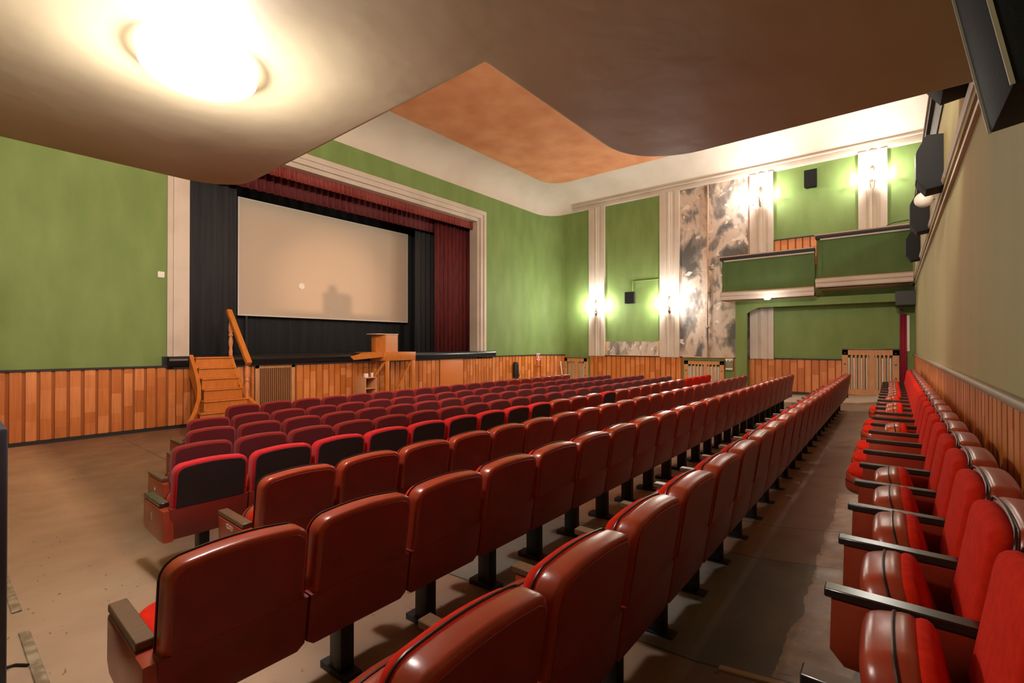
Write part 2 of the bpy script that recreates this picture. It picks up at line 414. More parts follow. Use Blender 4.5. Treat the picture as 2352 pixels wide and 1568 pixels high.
ap = [(XW-R+R*math.sin(math.radians(a)), YW-R+R*math.cos(math.radians(a))) for a in (0, 22.5, 45, 67.5, 90)]
for i in range(4):
    c = Vector((XW-R, YW-R)); mid = (Vector(ap[i])+Vector(ap[i+1]))/2
    panelling('trim_%d' % (7+i), ap[i], ap[i+1], 0, DT, (c-mid), .17, .14)
panelling('trim_11', (XW, 9.78), (XW, 5.95), .15, DT, (-1, 0), .2, .155)
panelling('trim_12', (XW, 4.2), (XW, 3.9), .2, DT, (-1, 0), .18, .14)
panelling('trim_13', (XW, 3.75), (XW, 1.2), .22, DT, (-1, 0), .2, .16)
panelling('trim_14', (XL, YB), (XW-.06, YB), .38, Z(-.295), (0, 1), .150, .118, cap=False, dark=True)
bm = bmesh.new(); box(bm, (XL, YB, Z(-.295)), (XW-.06, YB+.05, Z(-.25)), .01); struct(finish('trim_15', bm, mat('rail_grey', srgb(150, 132, 106), .5), smooth=35))

# plain door panel and slatted grille below the stage
pl = obox('door_1', (10.74, YW-.06, 0.05), (11.83, YW-.02, DT-.03), mat('plain_board', srgb(214, 124, 58), .45), bev=.008); struct(pl)
g = empty('ventilation_grille', (5.32, YW-.02, 0)); tag(g, 'slatted wooden ventilation grille under the stage beside the stairs', 'grille')
def lb(name, a, b, m, par, bev=.004, off=(0, 0, 0)):
    o = obox(name, [a[i]-off[i] for i in range(3)], [b[i]-off[i] for i in range(3)], m, par, bev); return o
L0 = g.location
bm = bmesh.new()
for a, b in (((4.84, -.03, .06), (4.93, .0, 1.28)), ((5.71, -.03, .06), (5.80, 0, 1.28)), ((4.84, -.03, 1.20), (5.80, 0, 1.28)), ((4.84, -.03, .06), (5.80, 0, .14))):
    box(bm, (a[0]-5.32, a[1], a[2]), (b[0]-5.32, b[1], b[2]), .004)
finish('frame', bm, M['screenwood'], g, 35)
bm = bmesh.new(); x = -.385
while x < .385: box(bm, (x, -.028, .14), (x+.022, -.004, 1.2)); x += .046
tag(finish('slat_panel', bm, mat('slat_brown', srgb(168, 110, 64), .5), g))
obox('backing', (-.40, .0, .1), (.40, .015, 1.24), M['trimblack'], g)

# ------------------------------------------------------------------ stage
struct(obox('floor_stage', (3.0, YW-.04, Z(-.45)), (13.3, 15.2, Z(-.262)), M['stage']))
bm = bmesh.new(); prism(bm, [(YW-.16, Z(-.49)), (YW-.20, Z(-.44)), (YW-.20, Z(-.31)), (YW-.17, Z(-.262)), (YW+.0, Z(-.258)), (YW+.0, Z(-.49))], 3.08, 13.43, 'x')
struct(finish('trim_16', bm, mat('stage_edge_black', srgb(24, 24, 27), .22), smooth=40))
struct(obox('wall_stage_back', (1.5, 15.2, Z(-.5)), (15, 15.4, Z(6)), M['black']))
struct(obox('wall_stage_left', (1.5, 12.2, Z(-.5)), (1.7, 15.2, Z(6)), M['black']))
struct(obox('wall_stage_right', (14.5, 12.2, Z(-.5)), (14.7, 15.2, Z(6)), M['black']))
struct(obox('ceiling_stage', (1.5, 12.2, Z(5.6)), (14.7, 15.4, Z(5.8)), M['black']))
# proscenium frame
XA, XB, HT = 3.08, 13.06, 4.96
bm = bmesh.new()
def frame_ring(wd0, wd1, y0, y1):
    xi0, xi1, hi = XA+wd1, XB-wd1, HT-wd1; xo0, xo1, ho = XA+wd0, XB-wd0, HT-wd0; zb = Z(-.262)
    box(bm, (xo0, y0, zb), (xi0, y1, Z(ho))); box(bm, (xi1, y0, zb), (xo1, y1, Z(ho))); box(bm, (xi0, y0, Z(hi)), (xi1, y1, Z(ho)))
frame_ring(0, .10, YW-.05, YW+.2); frame_ring(.10, .16, YW-.09, YW+.2); frame_ring(.16, .30, YW-.05, YW+.25); frame_ring(.30, .42, YW+.02, YW+.42)
struct(finish('trim_17', bm, M['white']))
# curtains
def curtain(name, p0, p1, z0, z1, m, amp=.05, wl=.16, label=None, cat='curtain', par=None, thick=.012):
    bm = bmesh.new(); p0 = Vector(p0); p1 = Vector(p1); d = p1-p0; Ln = d.length; d.normalize(); nv = Vector((-d.y, d.x))
    n = int(Ln/wl*6); rs = []
    ph = random.random()*6
    for i in range(n+1):
        s = Ln*i/n; o = amp*math.sin(s/wl*2*math.pi+ph+.8*math.sin(s*1.7))*(.8+.3*math.sin(s*3.1)); q = p0+d*s+nv*o
        rs.append([bm.verts.new((q.x, q.y, z)) for z in (z0, (z0+z1)/2, z1)])
    for a, b in zip(rs, rs[1:]):
        for k in range(2): bm.faces.new((a[k], b[k], b[k+1], a[k+1]))
    o = finish(name, bm, m, par, 60)
    md = o.modifiers.new('t', 'SOLIDIFY'); md.thickness = thick
    if label: tag(o, label, cat)
    return o
ZS = Z(-.258)
curtain('stage_curtain', (11.15, 12.55), (13.6, 12.55), ZS, Z(4.7), M['maroon'], .06, .2, 'tall maroon stage curtain hanging at the right side of the stage')
curtain('stage_curtain', (10.6, 13.0), (12.3, 13.1), ZS, Z(4.6), M['black'], .05, .25, 'black masking curtain between the screen and the maroon curtain')
curtain('stage_curtain', (2.6, 12.9), (4.86, 13.1), ZS, Z(4.6), M['black'], .05, .25, 'black masking curtain at the left side of the screen')
curtain('stage_curtain', (2.5, 13.85), (13.2, 13.85), ZS, Z(5.2), M['black'], .02, .4, 'wide black backdrop curtain behind and below the cinema screen')
v = empty('stage_valance', (8, 12.3, Z(4.3))); tag(v, 'maroon pleated valance across the top of the stage opening', 'valance')
def loc_curtain(name, p0, p1, z0, z1, m, amp, wl):
    o = curtain(name, p0, p1, z0, z1, m, amp, wl, par=v); o.matrix_parent_inverse = Matrix.Translation(-v.location); return o
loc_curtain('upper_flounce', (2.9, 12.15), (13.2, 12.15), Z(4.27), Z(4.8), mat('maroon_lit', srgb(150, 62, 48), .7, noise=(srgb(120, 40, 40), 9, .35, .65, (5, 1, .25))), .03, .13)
loc_curtain('lower_flounce', (2.9, 12.75), (13.2, 12.75), Z(3.98), Z(4.7), M['maroon'], .04, .2)
# screen
s = empty('cinema_screen', (7.93, 13.6, Z(.8))); tag(s, 'large pale cinema screen hanging above the black stage', 'screen')
obox('screen_cloth', (-2.80, 0, .0), (2.80, .012, 3.125), M['screen'], s)
bm = bmesh.new()
for a, b in (((-2.83, -.01, -.03), (2.83, .03, 0)), ((-2.83, -.01, 3.125), (2.83, .03, 3.155)), ((-2.83, -.01, 0), (-2.80, .03, 3.125)), ((2.80, -.01, 0), (2.83, .03, 3.125))): box(bm, a, b)
finish('screen_border', bm, M['metalwhite'], s)
bm = bmesh.new()
for x in (-2.6, 2.6): obox('support_post', (x-.03, .02, -1.06), (x+.03, .06, 3.1), M['legm'], s)
bm = bmesh.new()
lathe(bm, (0, 0, 0), [(.09, -.006), (.09, .006)], 24, 'x')
sp = finish('projected_dot', bm, M['paper'], s); sp.rotation_euler = (0, 0, math.pi/2); sp.location = (6.84-7.93, -.012, 1.715-.8); sp.name = 'white_spot'  # projected light dot, drawn as a flat white disc

# ------------------------------------------------------------------ stairs
st = empty('stage_stairs', (3.85, 11.3, 0)); tag(st, 'orange varnished wooden stairs leading up to the left side of the stage', 'stairs')
ox, oy = 3.85, 11.3
NT = 6; rise = .2175
LX = [3.50, 3.50, 3.50, 3.48, 3.42, 3.30, 3.14]; RX = [4.20, 4.20, 4.20, 4.21, 4.24, 4.40, 4.62]
YT = [11.70-.185*i for i in range(8)]
for i in range(NT):
    zt_ = 1.51-rise*i
    bm = bmesh.new(); box(bm, (LX[i]-ox, YT[i+1]-oy-.03, zt_-.035), (RX[i]-ox, YT[i]-oy+.02, zt_), .012, 3)
    finish('tread', bm, M['stair'], st, 35)
    obox('riser', (LX[i]-ox, YT[i+1]-oy, zt_-rise), (RX[i]-ox, YT[i+1]-oy+.02, zt_-.03), M['stair'], st)
def stringer(xs, side, topz):
    bm = bmesh.new(); rs = []
    NN = 6*4
    for j in range(NN+1):
        i = min(5, j//4) if j < NN else 5; f = j/4-i
        xa = xs[i]+(xs[i+1]-xs[i])*f; y = YT[0]-.185*j/4*1.0-.02; z = 1.56-rise*j/4
        z0 = max(0.0, z-.42)
        rs.append([bm.verts.new((xa+dx-ox, y-oy, zz)) for dx, zz in ((0, z), (side*.07, z), (side*.07, z0), (0, z0))])
    for a, b in zip(rs, rs[1:]):
        for k in range(4): bm.faces.new((a[k], b[k], b[(k+1) % 4], a[(k+1) % 4]))
    bm.faces.new(rs[0]); bm.faces.new(rs[-1][::-1])
    bmesh.ops.recalc_face_normals(bm, faces=bm.faces[:])
    return finish('stringer', bm, M['stair'], st, 50)
stringer(LX, -1, 0); stringer(RX, 1, 0)
prof = [(.035, 0), (.042, .02), (.042, .12), (.03, .17), (.046, .26), (.05, .32), (.036, .40), (.030, .43), (.05, .455), (.05, .475), (.030, .50), (.048, .56), (.05, .64), (.034, .78), (.034, .9)]
def post(x, y, z0, h):
    bm = bmesh.new(); k = h/.9; lathe(bm, (x-ox, y-oy, z0), [(r_*.95, z_*k) for r_, z_ in prof], 16); return finish('newel_post', bm, M['post'], st, 60)
post(4.23, 11.66, 1.52, .92); post(4.26, 10.86, .60, .80)
bm = bmesh.new(); p = [(4.23, 11.78, 2.56), (4.26, 10.74, 1.37)]
a = Vector(p[0]); b = Vector(p[1]); dd = (b-a)
q = dd.to_track_quat('Y', 'Z').to_matrix().to_4x4(); mt = Matrix.Translation((a+b)/2-Vector((ox, oy, 0))) @ q
box(bm, (-.055, -dd.length/2, -.06), (.055, dd.length/2, .05), .02, 3, mt)
finish('handrail', bm, M['stair'], st, 35)

# ------------------------------------------------------------------ lectern stand, lectern, cabinet
t = empty('stage_extension', (8.3, 11.4, 0)); tag(t, 'orange wooden platform on braced legs against the middle of the stage', 'platform')
def P(name, a, b, m=M['stair'], par=t, o=(8.3, 11.4, 0), bev=.006): return obox(name, [a[i]-o[i] for i in range(3)], [b[i]-o[i] for i in range(3)], m, par, bev)
P('platform_top', (7.45, 11.1, Z(-.25)), (9.05, 11.72, Z(-.225)))
P('front_apron', (7.95, 11.06, Z(-.47)), (9.05, 11.10, Z(-.225)))
P('side_apron', (7.91, 11.06, Z(-.47)), (7.95, 11.70, Z(-.25)))
bm = bmesh.new(); prism(bm, [(7.0-8.3, Z(-.42)), (7.95-8.3, Z(-.36)), (7.95-8.3, Z(-.25)), (7.25-8.3, Z(-.24)), (6.9-8.3, Z(-.33))], 11.08-11.4, 11.11-11.4, 'y'); finish('drop_leaf', bm, M['stair'], t)
for xx in (8.0, 8.92):
    P('leg', (xx, 11.07, .0), (xx+.12, 11.13, Z(-.47)))
P('leg', (7.96, 11.6, .0), (8.06, 11.68, Z(-.47)))
def brace(x0, z0, x1, z1, y):
    bm = bmesh.new(); a = Vector((x0-8.3, y-11.4, z0)); b = Vector((x1-8.3, y-11.4, z1)); dd = b-a
    mt = Matrix.Translation((a+b)/2) @ dd.to_track_quat('Z', 'Y').to_matrix().to_4x4(); box(bm, (-.045, -.02, -dd.length/2), (.045, .02, dd.length/2), .004, 2, mt); finish('brace', bm, M['stair'], t, 35)
brace(8.35, .35, 8.94, 1.3, 11.16); brace(7.55, .75, 8.02, 1.3, 11.16)
l = empty('lectern', (8.2, 11.45, Z(-.225))); tag(l, 'small pale wooden tabletop lectern standing on the stage extension', 'lectern')
obox('front_panel', (-.09, -.22, 0), (.33, -.20, .50), M['board'], l, .004)
obox('side_panel', (-.27, -.0, 0), (-.25, .22, .50), M['stair'], l, .004)
bm = bmesh.new(); prism(bm, [(-.27, 0.0), (-.09, -.22), (-.07, -.20), (-.25, .02)], 0, .50, 'z'); finish('corner_panel', bm, M['stair'], l)
obox('side_panel', (.31, -.20, 0), (.33, .22, .50), M['board'], l, .004)
obox('top_board', (-.42, -.24, .50), (.34, .24, .52), M['metalwhite'], l, .004)
c = empty('shelf_cabinet', (7.2, 10.85, 0)); tag(c, 'small pale open-fronted shelf cabinet on the floor before the stage', 'cabinet')
obox('side_panel', (-.17, -.25, 0), (-.15, .25, .90), M['board'], c, .003); obox('side_panel', (.15, -.25, 0), (.17, .25, .90), M['board'], c, .003)
obox('top_panel', (-.17, -.25, .90), (.17, .25, .92), M['board'], c, .003); obox('back_panel', (-.15, .23, 0), (.15, .25, .90), M['board'], c)
for z in (.02, .32, .62): obox('shelf', (-.15, -.24, z), (.15, .23, z+.018), M['board'], c)
for k, (x, lab) in enumerate(((7.12, 'white paper box on the left of the shelf cabinet top'), (7.31, 'white paper cup on the right of the shelf cabinet top'))):
    if k == 0: o = obox('paper_box', (-.05, -.04, 0), (.05, .04, .10), M['paper'], None, .004)
    else:
        bm = bmesh.new(); lathe(bm, (0, 0, 0), [(.025, 0), (.038, .11), (.036, .11), (.022, .006)], 16); o = finish('paper_cup', bm, M['paper'], None, 50)
    o.location = (x, 10.72, .92); tag(o, lab, 'box' if k == 0 else 'cup')

# ------------------------------------------------------------------ small things on the front wall
o = obox('light_switch', (2.92, YW-.02, Z(1.39)), (3.04, YW, Z(1.52)), M['paper'], None, .01); tag(o, 'white square switch on the green wall left of the stage frame', 'switch')
g = empty('pictogram_sign', (16.35, YW-.075, Z(-.54))); tag(g, 'small red and white sign at the top of the wood panelling', 'sign')
obox('plate', (-.13, -.004, -.14), (.13, .0, .14), M['paper'], g); obox('red_field', (-.10, -.008, -.11), (.10, -.004, .11), M['signred'], g)
bm = bmesh.new(); box(bm, (-.03, -.011, -.09), (.03, -.008, .05)); box(bm, (-.055, -.011, .03), (.01, -.008, .06)); box(bm, (-.02, -.011, .05), (.02, -.008, .09)); finish('pictogram', bm, M['paper'], g)
bm = bmesh.new()
tube(bm, [(16.1, YW-.1, 0), (16.1, YW-.1, .95)], .015); tube(bm, [(16.5, YW-.1, 0), (16.5, YW-.1, 1.2)], .015); tube(bm, [(16.1, YW-.1, .85), (16.5, YW-.1, .85)], .012)
o = finish('hose_rack', bm, M['redpipe'], None, 50); tag(o, 'thin rust-red metal rack below the red and white sign', 'rack')
bm = bmesh.new()
prism(bm, [(-.13, 0), (.1, -.05), (.2, .05), (.14, .2), (.12, .5), (.05, .62), (-.06, .62), (-.13, .5)], -.12, .0, 'y', bev=.03)
o = finish('hanging_bag', bm, M['cable'], None, 40); o.location = (14.75, YW-.05, .45); tag(o, 'dark bag hanging on the panelling right of the stage', 'bag')
bm = bmesh.new(); tube(bm, [(XW-.25, 10.95, 0), (XW-.2, 11.12, 1.05)], .022); o = finish('wooden_pole', bm, M['metalwhite'], None, 50); tag(o, 'pale pole leaning in the corner right of the red sign', 'pole')

# ------------------------------------------------------------------ side wall pilasters, bare panels
def pilaster(name, ya, yb, z0, z1, round_=False):
    bm = bmesh.new(); w_ = yb-ya; n = 40; pr = []
    for i in range(n+1):
        s_ = i/n; y = ya+w_*s_
        d = .10
        for c_, hw, dp in ((.30, .08, .03), (.52, .05, -.02), (.66, .05, .03)):
            if abs(s_-c_) < hw: d += -dp*math.cos((s_-c_)/hw*math.pi/2)
        if s_ in (0, 1): d = .10
        pr.append((XW-d, y))
    pr += [(XW+.01, yb), (XW+.01, ya)]
    prism(bm, pr, z0, z1, 'z'); return struct(finish(name, bm, M['white'], smooth=30))
PIL = [(9.08, 9.80), (6.05, 6.78), (3.0, 3.70), (.11, .78)]
for k, (a, b) in enumerate(PIL): pilaster('trim_%d' % (20+k), a, b, DT if k < 3 else Z(1.72), Z(5.62))
struct(obox('trim_25', (XW-.012, 3.70, DT), (XW, 6.05, Z(5.62)), M['bare']))
struct(obox('trim_26', (XW-.012, 6.82, DT+.03), (XW, 9.04, Z(.1)), M['bare']))
bm = bmesh.new(); box(bm, (XW-.05, 6.80, DT), (XW, 9.06, DT+.05), .005); box(bm, (XW-.03, 6.78, DT+.04), (XW, 6.86, Z(.13)), .005); box(bm, (XW-.03, 8.98, DT+.04), (XW, 9.08, Z(.08)), .005)
box(bm, (XW-.05, 3.85, DT), (XW, 6.05, DT+.04), .005)
struct(finish('trim_27', bm, mat('raw_wood_strip', srgb(196, 158, 122), .6), smooth=35))
bm = bmesh.new(); tube(bm, [(XW-.05, 5.06, DT), (XW-.05, 5.07, Z(2.5)), (XW-.05, 5.05, Z(5.6))], .035)
for h in (.6, 1.8, 3.0, 4.2, 5.2): lathe(bm, (XW-.05, 5.06, Z(h)), [(.035, -.03), (.045, -.02), (.045, .02), (.035, .03)], 10)
o = finish('riser_pipe', bm, M['pipe'], None, 50); tag(o, 'tall painted riser pipe on the bare stained wall panel', 'pipe')
bm = bmesh.new(); tube(bm, [(XW-.03, 3.74, Z(2.9)), (XW-.03, 3.73, Z(5.6))], .018); o = finish('conduit', bm, M['pipe'], None, 50); tag(o, 'thin rusty conduit beside the upper pilaster above the balcony', 'pipe')
bm = bmesh.new(); tube(bm, [(XW-.02, 7.9, Z(2.0)), (XW-.02, 7.9, Z(2.45)), (XW-.02, 6.85, Z(2.45))], .014)
o = finish('conduit', bm, M['green'], None, 50); tag(o, 'green painted conduit rising from the small wall speaker', 'pipe')

# radiators behind screens
def radiator_screen(y0, y1, z0, z1, label, proud=.14, slots=9):
    r = empty('radiator_screen', (XW, (y0+y1)/2, z0)); tag(r, label, 'radiator screen')
    w2 = (y1-y0)/2; H = z1-z0; x0, x1 = -proud-.02, -proud
    bm = bmesh.new()
    box(bm, (x0, -w2, 0), (x1, w2, H*.12)); box(bm, (x0, -w2, H*.86), (x1, w2, H*.97))
    box(bm, (x0, -w2, 0), (x1, -w2+.14, H*.97)); box(bm, (x0, w2-.14, 0), (x1, w2, H*.97))
    n = slots; g_ = (2*w2-.28)/n
    for k in range(1, n): 
        y = -w2+.14+g_*k; ww = .045 if k != n//2 else .12
        box(bm, (x0, y-ww/2, H*.12), (x1, y+ww/2, H*.86))
    box(bm, (-proud, -w2, 0), (0, -w2+.02, H*.97)); box(bm, (-proud, w2-.02, 0), (0, w2, H*.97))
    finish('screen_panel', bm, M['screenwood'], r)
    obox('top_shelf', (-proud-.03, -w2, H*.97), (0, w2, H), M['cap'], r, .005)
    bm = bmesh.new(); n2 = int((2*w2-.2)/.06)
    for k in range(n2):
        y = -w2+.1+k*.06; box(bm, (-proud+.02, y+.006, .08), (-.02, y+.05, H*.8), .015)
    finish('radiator', bm, M['metalwhite'], r, 40)
    bm = bmesh.new()
    for y in (-w2+.07, w2-.07):
        for z in (.1, .38, .66, .9): lathe(bm, (x0-.003, y, H*z), [(.022, 0), (.022, .004)], 12, 'x')
    finish('round_hole', bm, M['trimblack'], r)
    return r
radiator_screen(-.13, 1.18, .30, Z(-.13), 'tall pale wooden radiator screen in the far corner by the back wall', slots=11)
radiator_screen(4.50, 5.85, .12, Z(-.56), 'pale wooden radiator screen below the bare stained wall panel')
radiator_screen(9.86, 10.95, .02, Z(-.56), 'pale wooden radiator screen in the corner beside the red sign')
b = empty('fuse_box', (XW, 4.345, Z(-.9))); tag(b, 'open recess box with torn white lining beside the middle radiator screen', 'box')
obox('housing', (-.10, -.12, 0), (0, .12, .38), mat('box_grey', srgb(140, 128, 112), .6), b, .005); bm = bmesh.new(); prism(bm, [(-.12, .32), (-.07, .36), (-.02, .3), (.03, .37), (.08, .31), (.12, .36), (.12, .4), (-.12, .4)], -.115, -.10, 'x'); finish('torn_paper', bm, M['paper'], b); obox('ledge', (-.13, -.11, .03), (-.10, .11, .08), M['paper'], b)

# ------------------------------------------------------------------ side balcony boxes
XF = 16.0
def balcony(name, y0, y1, hb, ht, label):
    g_ = empty(name, (XF+.6, (y0+y1)/2, Z(hb))); tag(g_, label, 'balcony'); yc = (y0+y1)/2
    H = ht-hb; X0 = XF-(XF+.6)
    def pr(nm, pts, a, b, m, sm=35):
        bm = bmesh.new(); prism(bm, [(x-(XF+.6), z) for x, z in pts], a-yc, b-yc, 'y'); return finish(nm, bm, m, g_, sm)
    # parapet: concave green face
    face = [(XF+.03, .26)]+[(XF+.03+.11*math.sin(math.pi/2*k/8), .26+.34*k/8) for k in range(9)]+[(XF+.10, H-.12), (XF+.24, H-.12), (XF+.24, .26)]
    pr('parapet', face, y0, y1, M['green_dark'])
    pr('lower_moulding', [(XF-.0, .0), (XF-.03, .03), (XF-.03, .11), (XF-.02, .125), (XF-.06, .135), (XF-.08, .17), (XF-.08, .22), (XF-.05, .245), (XF, .27), (XF+.24, .27), (XF+.24, 0)], y0-.0, y1+.03, M['white'])
    pr('cap_rail', [(XF-.02, H-.12), (XF-.06, H-.06), (XF-.06, H-.03), (XF+.30, H-.03), (XF+.30, H-.12)], y0, y1+.03, mat('cap_black', srgb(50, 50, 52), .5))
    pr('cap_board', [(XF-.07, H-.03), (XF-.07, H), (XF+.32, H), (XF+.32, H-.03)], y0, y1+.05, mat('cap_pale', srgb(198, 160, 136), .5))
    pr('light_strip', [(XF+.01, H-.16), (XF+.0, H-.12), (XF+.1, H-.12), (XF+.1, H-.16)], y0, y1-.08, M['white'])
    pr('deck', [(XF, .0), (XF, .10), (XW, .10), (XW, .0)], y0, y1, mat('deck_plaster', srgb(190, 158, 132), .6))
    if y1 > 1.5: pr('end_parapet', [(XF+.1, .26), (XF+.1, H-.12), (XW, H-.12), (XW, .26)], y1-.12, y1-.02, M['green_dark'])
    return g_
balcony('balcony_box', 1.76, 4.30, 1.40, 2.80, 'lower green balcony box with white moulding on the far side wall')
balcony('balcony_box', YB+.06, 1.70, 1.62, 3.14, 'higher green balcony box joining the back wall gallery')
# wood panelling behind the lower box, on the side wall
panelling('trim_30', (XW, 2.98), (XW, .8), Z(2.4), Z(3.34), (-1, 0), .2, .16, base=False)
bm = bmesh.new(); tube(bm, [(16.25, .15, Z(3.165)), (16.25, .10, Z(3.22)), (16.25, 0, Z(3.27)), (16.25, -.36, Z(3.29))], .015)
o = finish('grab_rail', bm, M['cable'], None, 60); tag(o, 'short bent black rail on top of the higher balcony box', 'rail')
# arcade pier and lintel below
bm = bmesh.new()
prism(bm, [(3.68, .18), (4.02, .18), (4.02, Z(1.40)), (YB, Z(1.40)), (YB, Z(1.17)), (3.35, Z(1.17)), (3.68, Z(1.0))], 16.6, 16.72, 'x')
box(bm, (16.72, 3.80, .18), (XW, 4.02, Z(1.4)))
struct(finish('wall_side_pier', bm, M['green']))
# corner doorway
struct(obox('door_2', (XW-.03, -.22, .37), (XW, -.14, Z(1.0)), mat('door_frame_dark', srgb(70, 38, 30), .5)))
curtain('door_curtain', (XW-.06, -.16), (XW-.06, -.30), .40, Z(.85), mat('red_door_curtain', srgb(150, 20, 50), .7), .015, .06, 'narrow red curtain hanging in the far corner doorway')
struct(obox('trim_31', (XW-.05, -.36, Z(-.2)), (XW, -.30, Z(.8)), M['metalwhite']))
struct(obox('trim_32', (16.3, YB, Z(1.05)), (XW-.02, -.05, Z(1.42)), M['trimblack']))
# back wall moulding
bm = bmesh.new()
prism(bm, [(YB-.02, Z(1.58)), (YB+.03, Z(1.58)), (YB+.03, Z(1.62)), (YB+.012, Z(1.63)), (YB+.012, Z(1.70)), (YB+.05, Z(1.72)), (YB+.065, Z(1.76)), (YB+.05, Z(1.78)), (YB+.05, Z(1.82)), (YB+.02, Z(1.85)), (YB-.02, Z(1.85))], GE-.25, XF+.05, 'x')
struct(finish('trim_33', bm, M['white'], smooth=25))
bm = bmesh.new(); box(bm, (4.2, YB, Z(2.55)), (XF+.1, YB+.055, Z(2.98)), .0); box(bm, (4.2, YB-.15, Z(2.98)), (XF+.1, YB+.10, Z(3.06)), .01); struct(finish('trim_34', bm, mat('parapet_cap_dark', srgb(46, 44, 46), .5), smooth=35))
bm = bmesh.new(); box(bm, (4.2, YB-.17, Z(3.06)), (XF+.1, YB+.12, Z(3.09)), .005); struct(finish('trim_35', bm, M['white'], smooth=35))

# ------------------------------------------------------------------ speakers
def speaker_profile():   # (y outwards, z)
    return [(0, .02), (.14, .0), (.22, .12), (.22, .44), (.14, .60), (0, .58)]
def wall_speaker(X, label):
    e = empty('wall_speaker', (X, YB+.04, Z(1.69))); tag(e, label, 'speaker', 'surround speakers on the back parapet')
    bm = bmesh.new(); prism(bm, speaker_profile(), -.17, .17, 'x', bev=.008); finish('cabinet', bm, M['speaker'], e, 35)
    bm = bmesh.new(); prism(bm, [(.222, .13), (.228, .13), (.228, .43), (.222, .43)], -.14, .14, 'x'); finish('grille_cloth', bm, M['cable'], e)
    return e
for X, lab in ((4.75, 'black surround speaker on the back parapet, nearest the overhanging ceiling edge'), (7.0, 'big black surround speaker on the back parapet with the white globe behind it'), (9.5, 'black surround speaker just beyond the white globe on the back parapet'), (12.6, 'black surround speaker farthest along the back parapet, beside the balcony box')):
    q_ = wall_speaker(X, lab)
    if X < 5: q_.location.z += .16
bm = bmesh.new(); bmesh.ops.create_uvsphere(bm, u_segments=24, v_segments=16, radius=.10)
o = finish('wall_globe', bm, M['metalwhite'], None, 60); o.location = (8.2, YB+.15, Z(1.90)); tag(o, 'unlit white globe lamp between two speakers on the back parapet', 'lamp')
bm = bmesh.new(); tube(bm, [(0, -.12, .0), (0, -.08, 0)], .02); finish('stem', bm, M['brass'], o, 50)
# near speaker, tilted forward
e = empty('cinema_speaker', (1.99, YB, Z(.69))); tag(e, 'large dark tilted speaker box hanging on the back wall at upper right', 'speaker')
mt = Matrix.Translation((0, .22, 0)) @ Matrix.Rotation(math.radians(-10), 4, 'X')
bm = bmesh.new(); box(bm, (-.19, -.17, .0), (.19, 0, .72), .006, 2, mt); finish('cabinet', bm, M['speaker'], e, 35)
for x in (-.192, .186):
    bm = bmesh.new(); box(bm, (x, -.004, 0), (x+.006, .006, .72), 0, 2, mt); finish('edge_strip', bm, M['speakeredge'], e)
bm = bmesh.new(); box(bm, (-.05, .0, .3), (.05, .14, .36)); finish('bracket', bm, M['legm'], e)
# small side wall speakers
for (y0, y1, h0, h1, lab) in ((7.72, 8.1, 1.58, 2.02, 'small black speaker on the green side wall between the lit sconces'), (1.78, 2.12, 4.84, 5.36, 'small black speaker on the green wall above the balcony')):
    e = empty('side_speaker', (XW, (y0+y1)/2, Z(h0))); tag(e, lab, 'speaker'); w2 = (y1-y0)/2
    bm = bmesh.new(); prism(bm, [(-w2, -.28), (w2, -.28), (w2*.8, -.06), (-w2*.8, -.06)], 0, h1-h0, 'z')
    for v_ in bm.verts: v_.co = Vector((v_.co.y, v_.co.x, v_.co.z))
    bmesh.ops.recalc_face_normals(bm, faces=bm.faces[:]); finish('cabinet', bm, M['speaker'], e)
    obox('bracket', (-.07, -.03, (h1-h0)*.4), (0, .03, (h1-h0)*.6), M['legm'], e)

# ------------------------------------------------------------------ sconces
def sconce(Y, h, label):
    e = empty('crystal_sconce', (XW-.10, Y, Z(h))); tag(e, label, 'wall lamp', 'lit wall sconces on the white pilasters')
    bm = bmesh.new(); prism(bm, [(-.05, -.30), (0, -.36), (.05, -.30), (.07, 0), (.05, .28), (0, .34), (-.05, .28), (-.07, 0)], -.02, 0, 'x', bev=.005); finish('back_plate', bm, M['brass'], e, 35)
    bm = bmesh.new(); bg = bmesh.new(); bb = bmesh.new()
    for ang in (-65, 0, 65):
        a = math.radians(ang); dx, dy = -math.cos(a), math.sin(a); rr = .34
        tube(bm, [(0, 0, -.10), (dx*rr*.4, dy*rr*.4, -.17), (dx*rr*.8, dy*rr*.8, -.15), (dx*rr, dy*rr, -.06)], .009, 8)
    finish('arm', bm, M['brass'], e, 60)
    for ang in (-65, 0, 65):
        a = math.radians(ang); x, y = -math.cos(a)*.34, math.sin(a)*.34
        bm = bmesh.new(); lathe(bm, (x, y, -.06), [(.012, -.02), (.05, .0), (.065, .02), (.05, .015), (.012, 0)], 14); finish('drip_cup', bm, M['glass'], e, 60)
        bm = bmesh.new(); lathe(bm, (x, y, -.04), [(.012, 0), (.013, .05), (.028, .09), (.03, .12), (.018, .16), (.004, .19)], 14); finish('candle_bulb', bm, M['bulb'], e, 60)
    bm = bmesh.new()
    for k in range(10):
        a = math.radians(-80+17.8*k); lathe(bm, (-math.cos(a)*.2, math.sin(a)*.2, -.2-.03*(k % 2)), [(.002, .04), (.012, .02), (.002, -.03)], 6)
    finish('crystal_drop', bm, M['glass'], e)
    return e
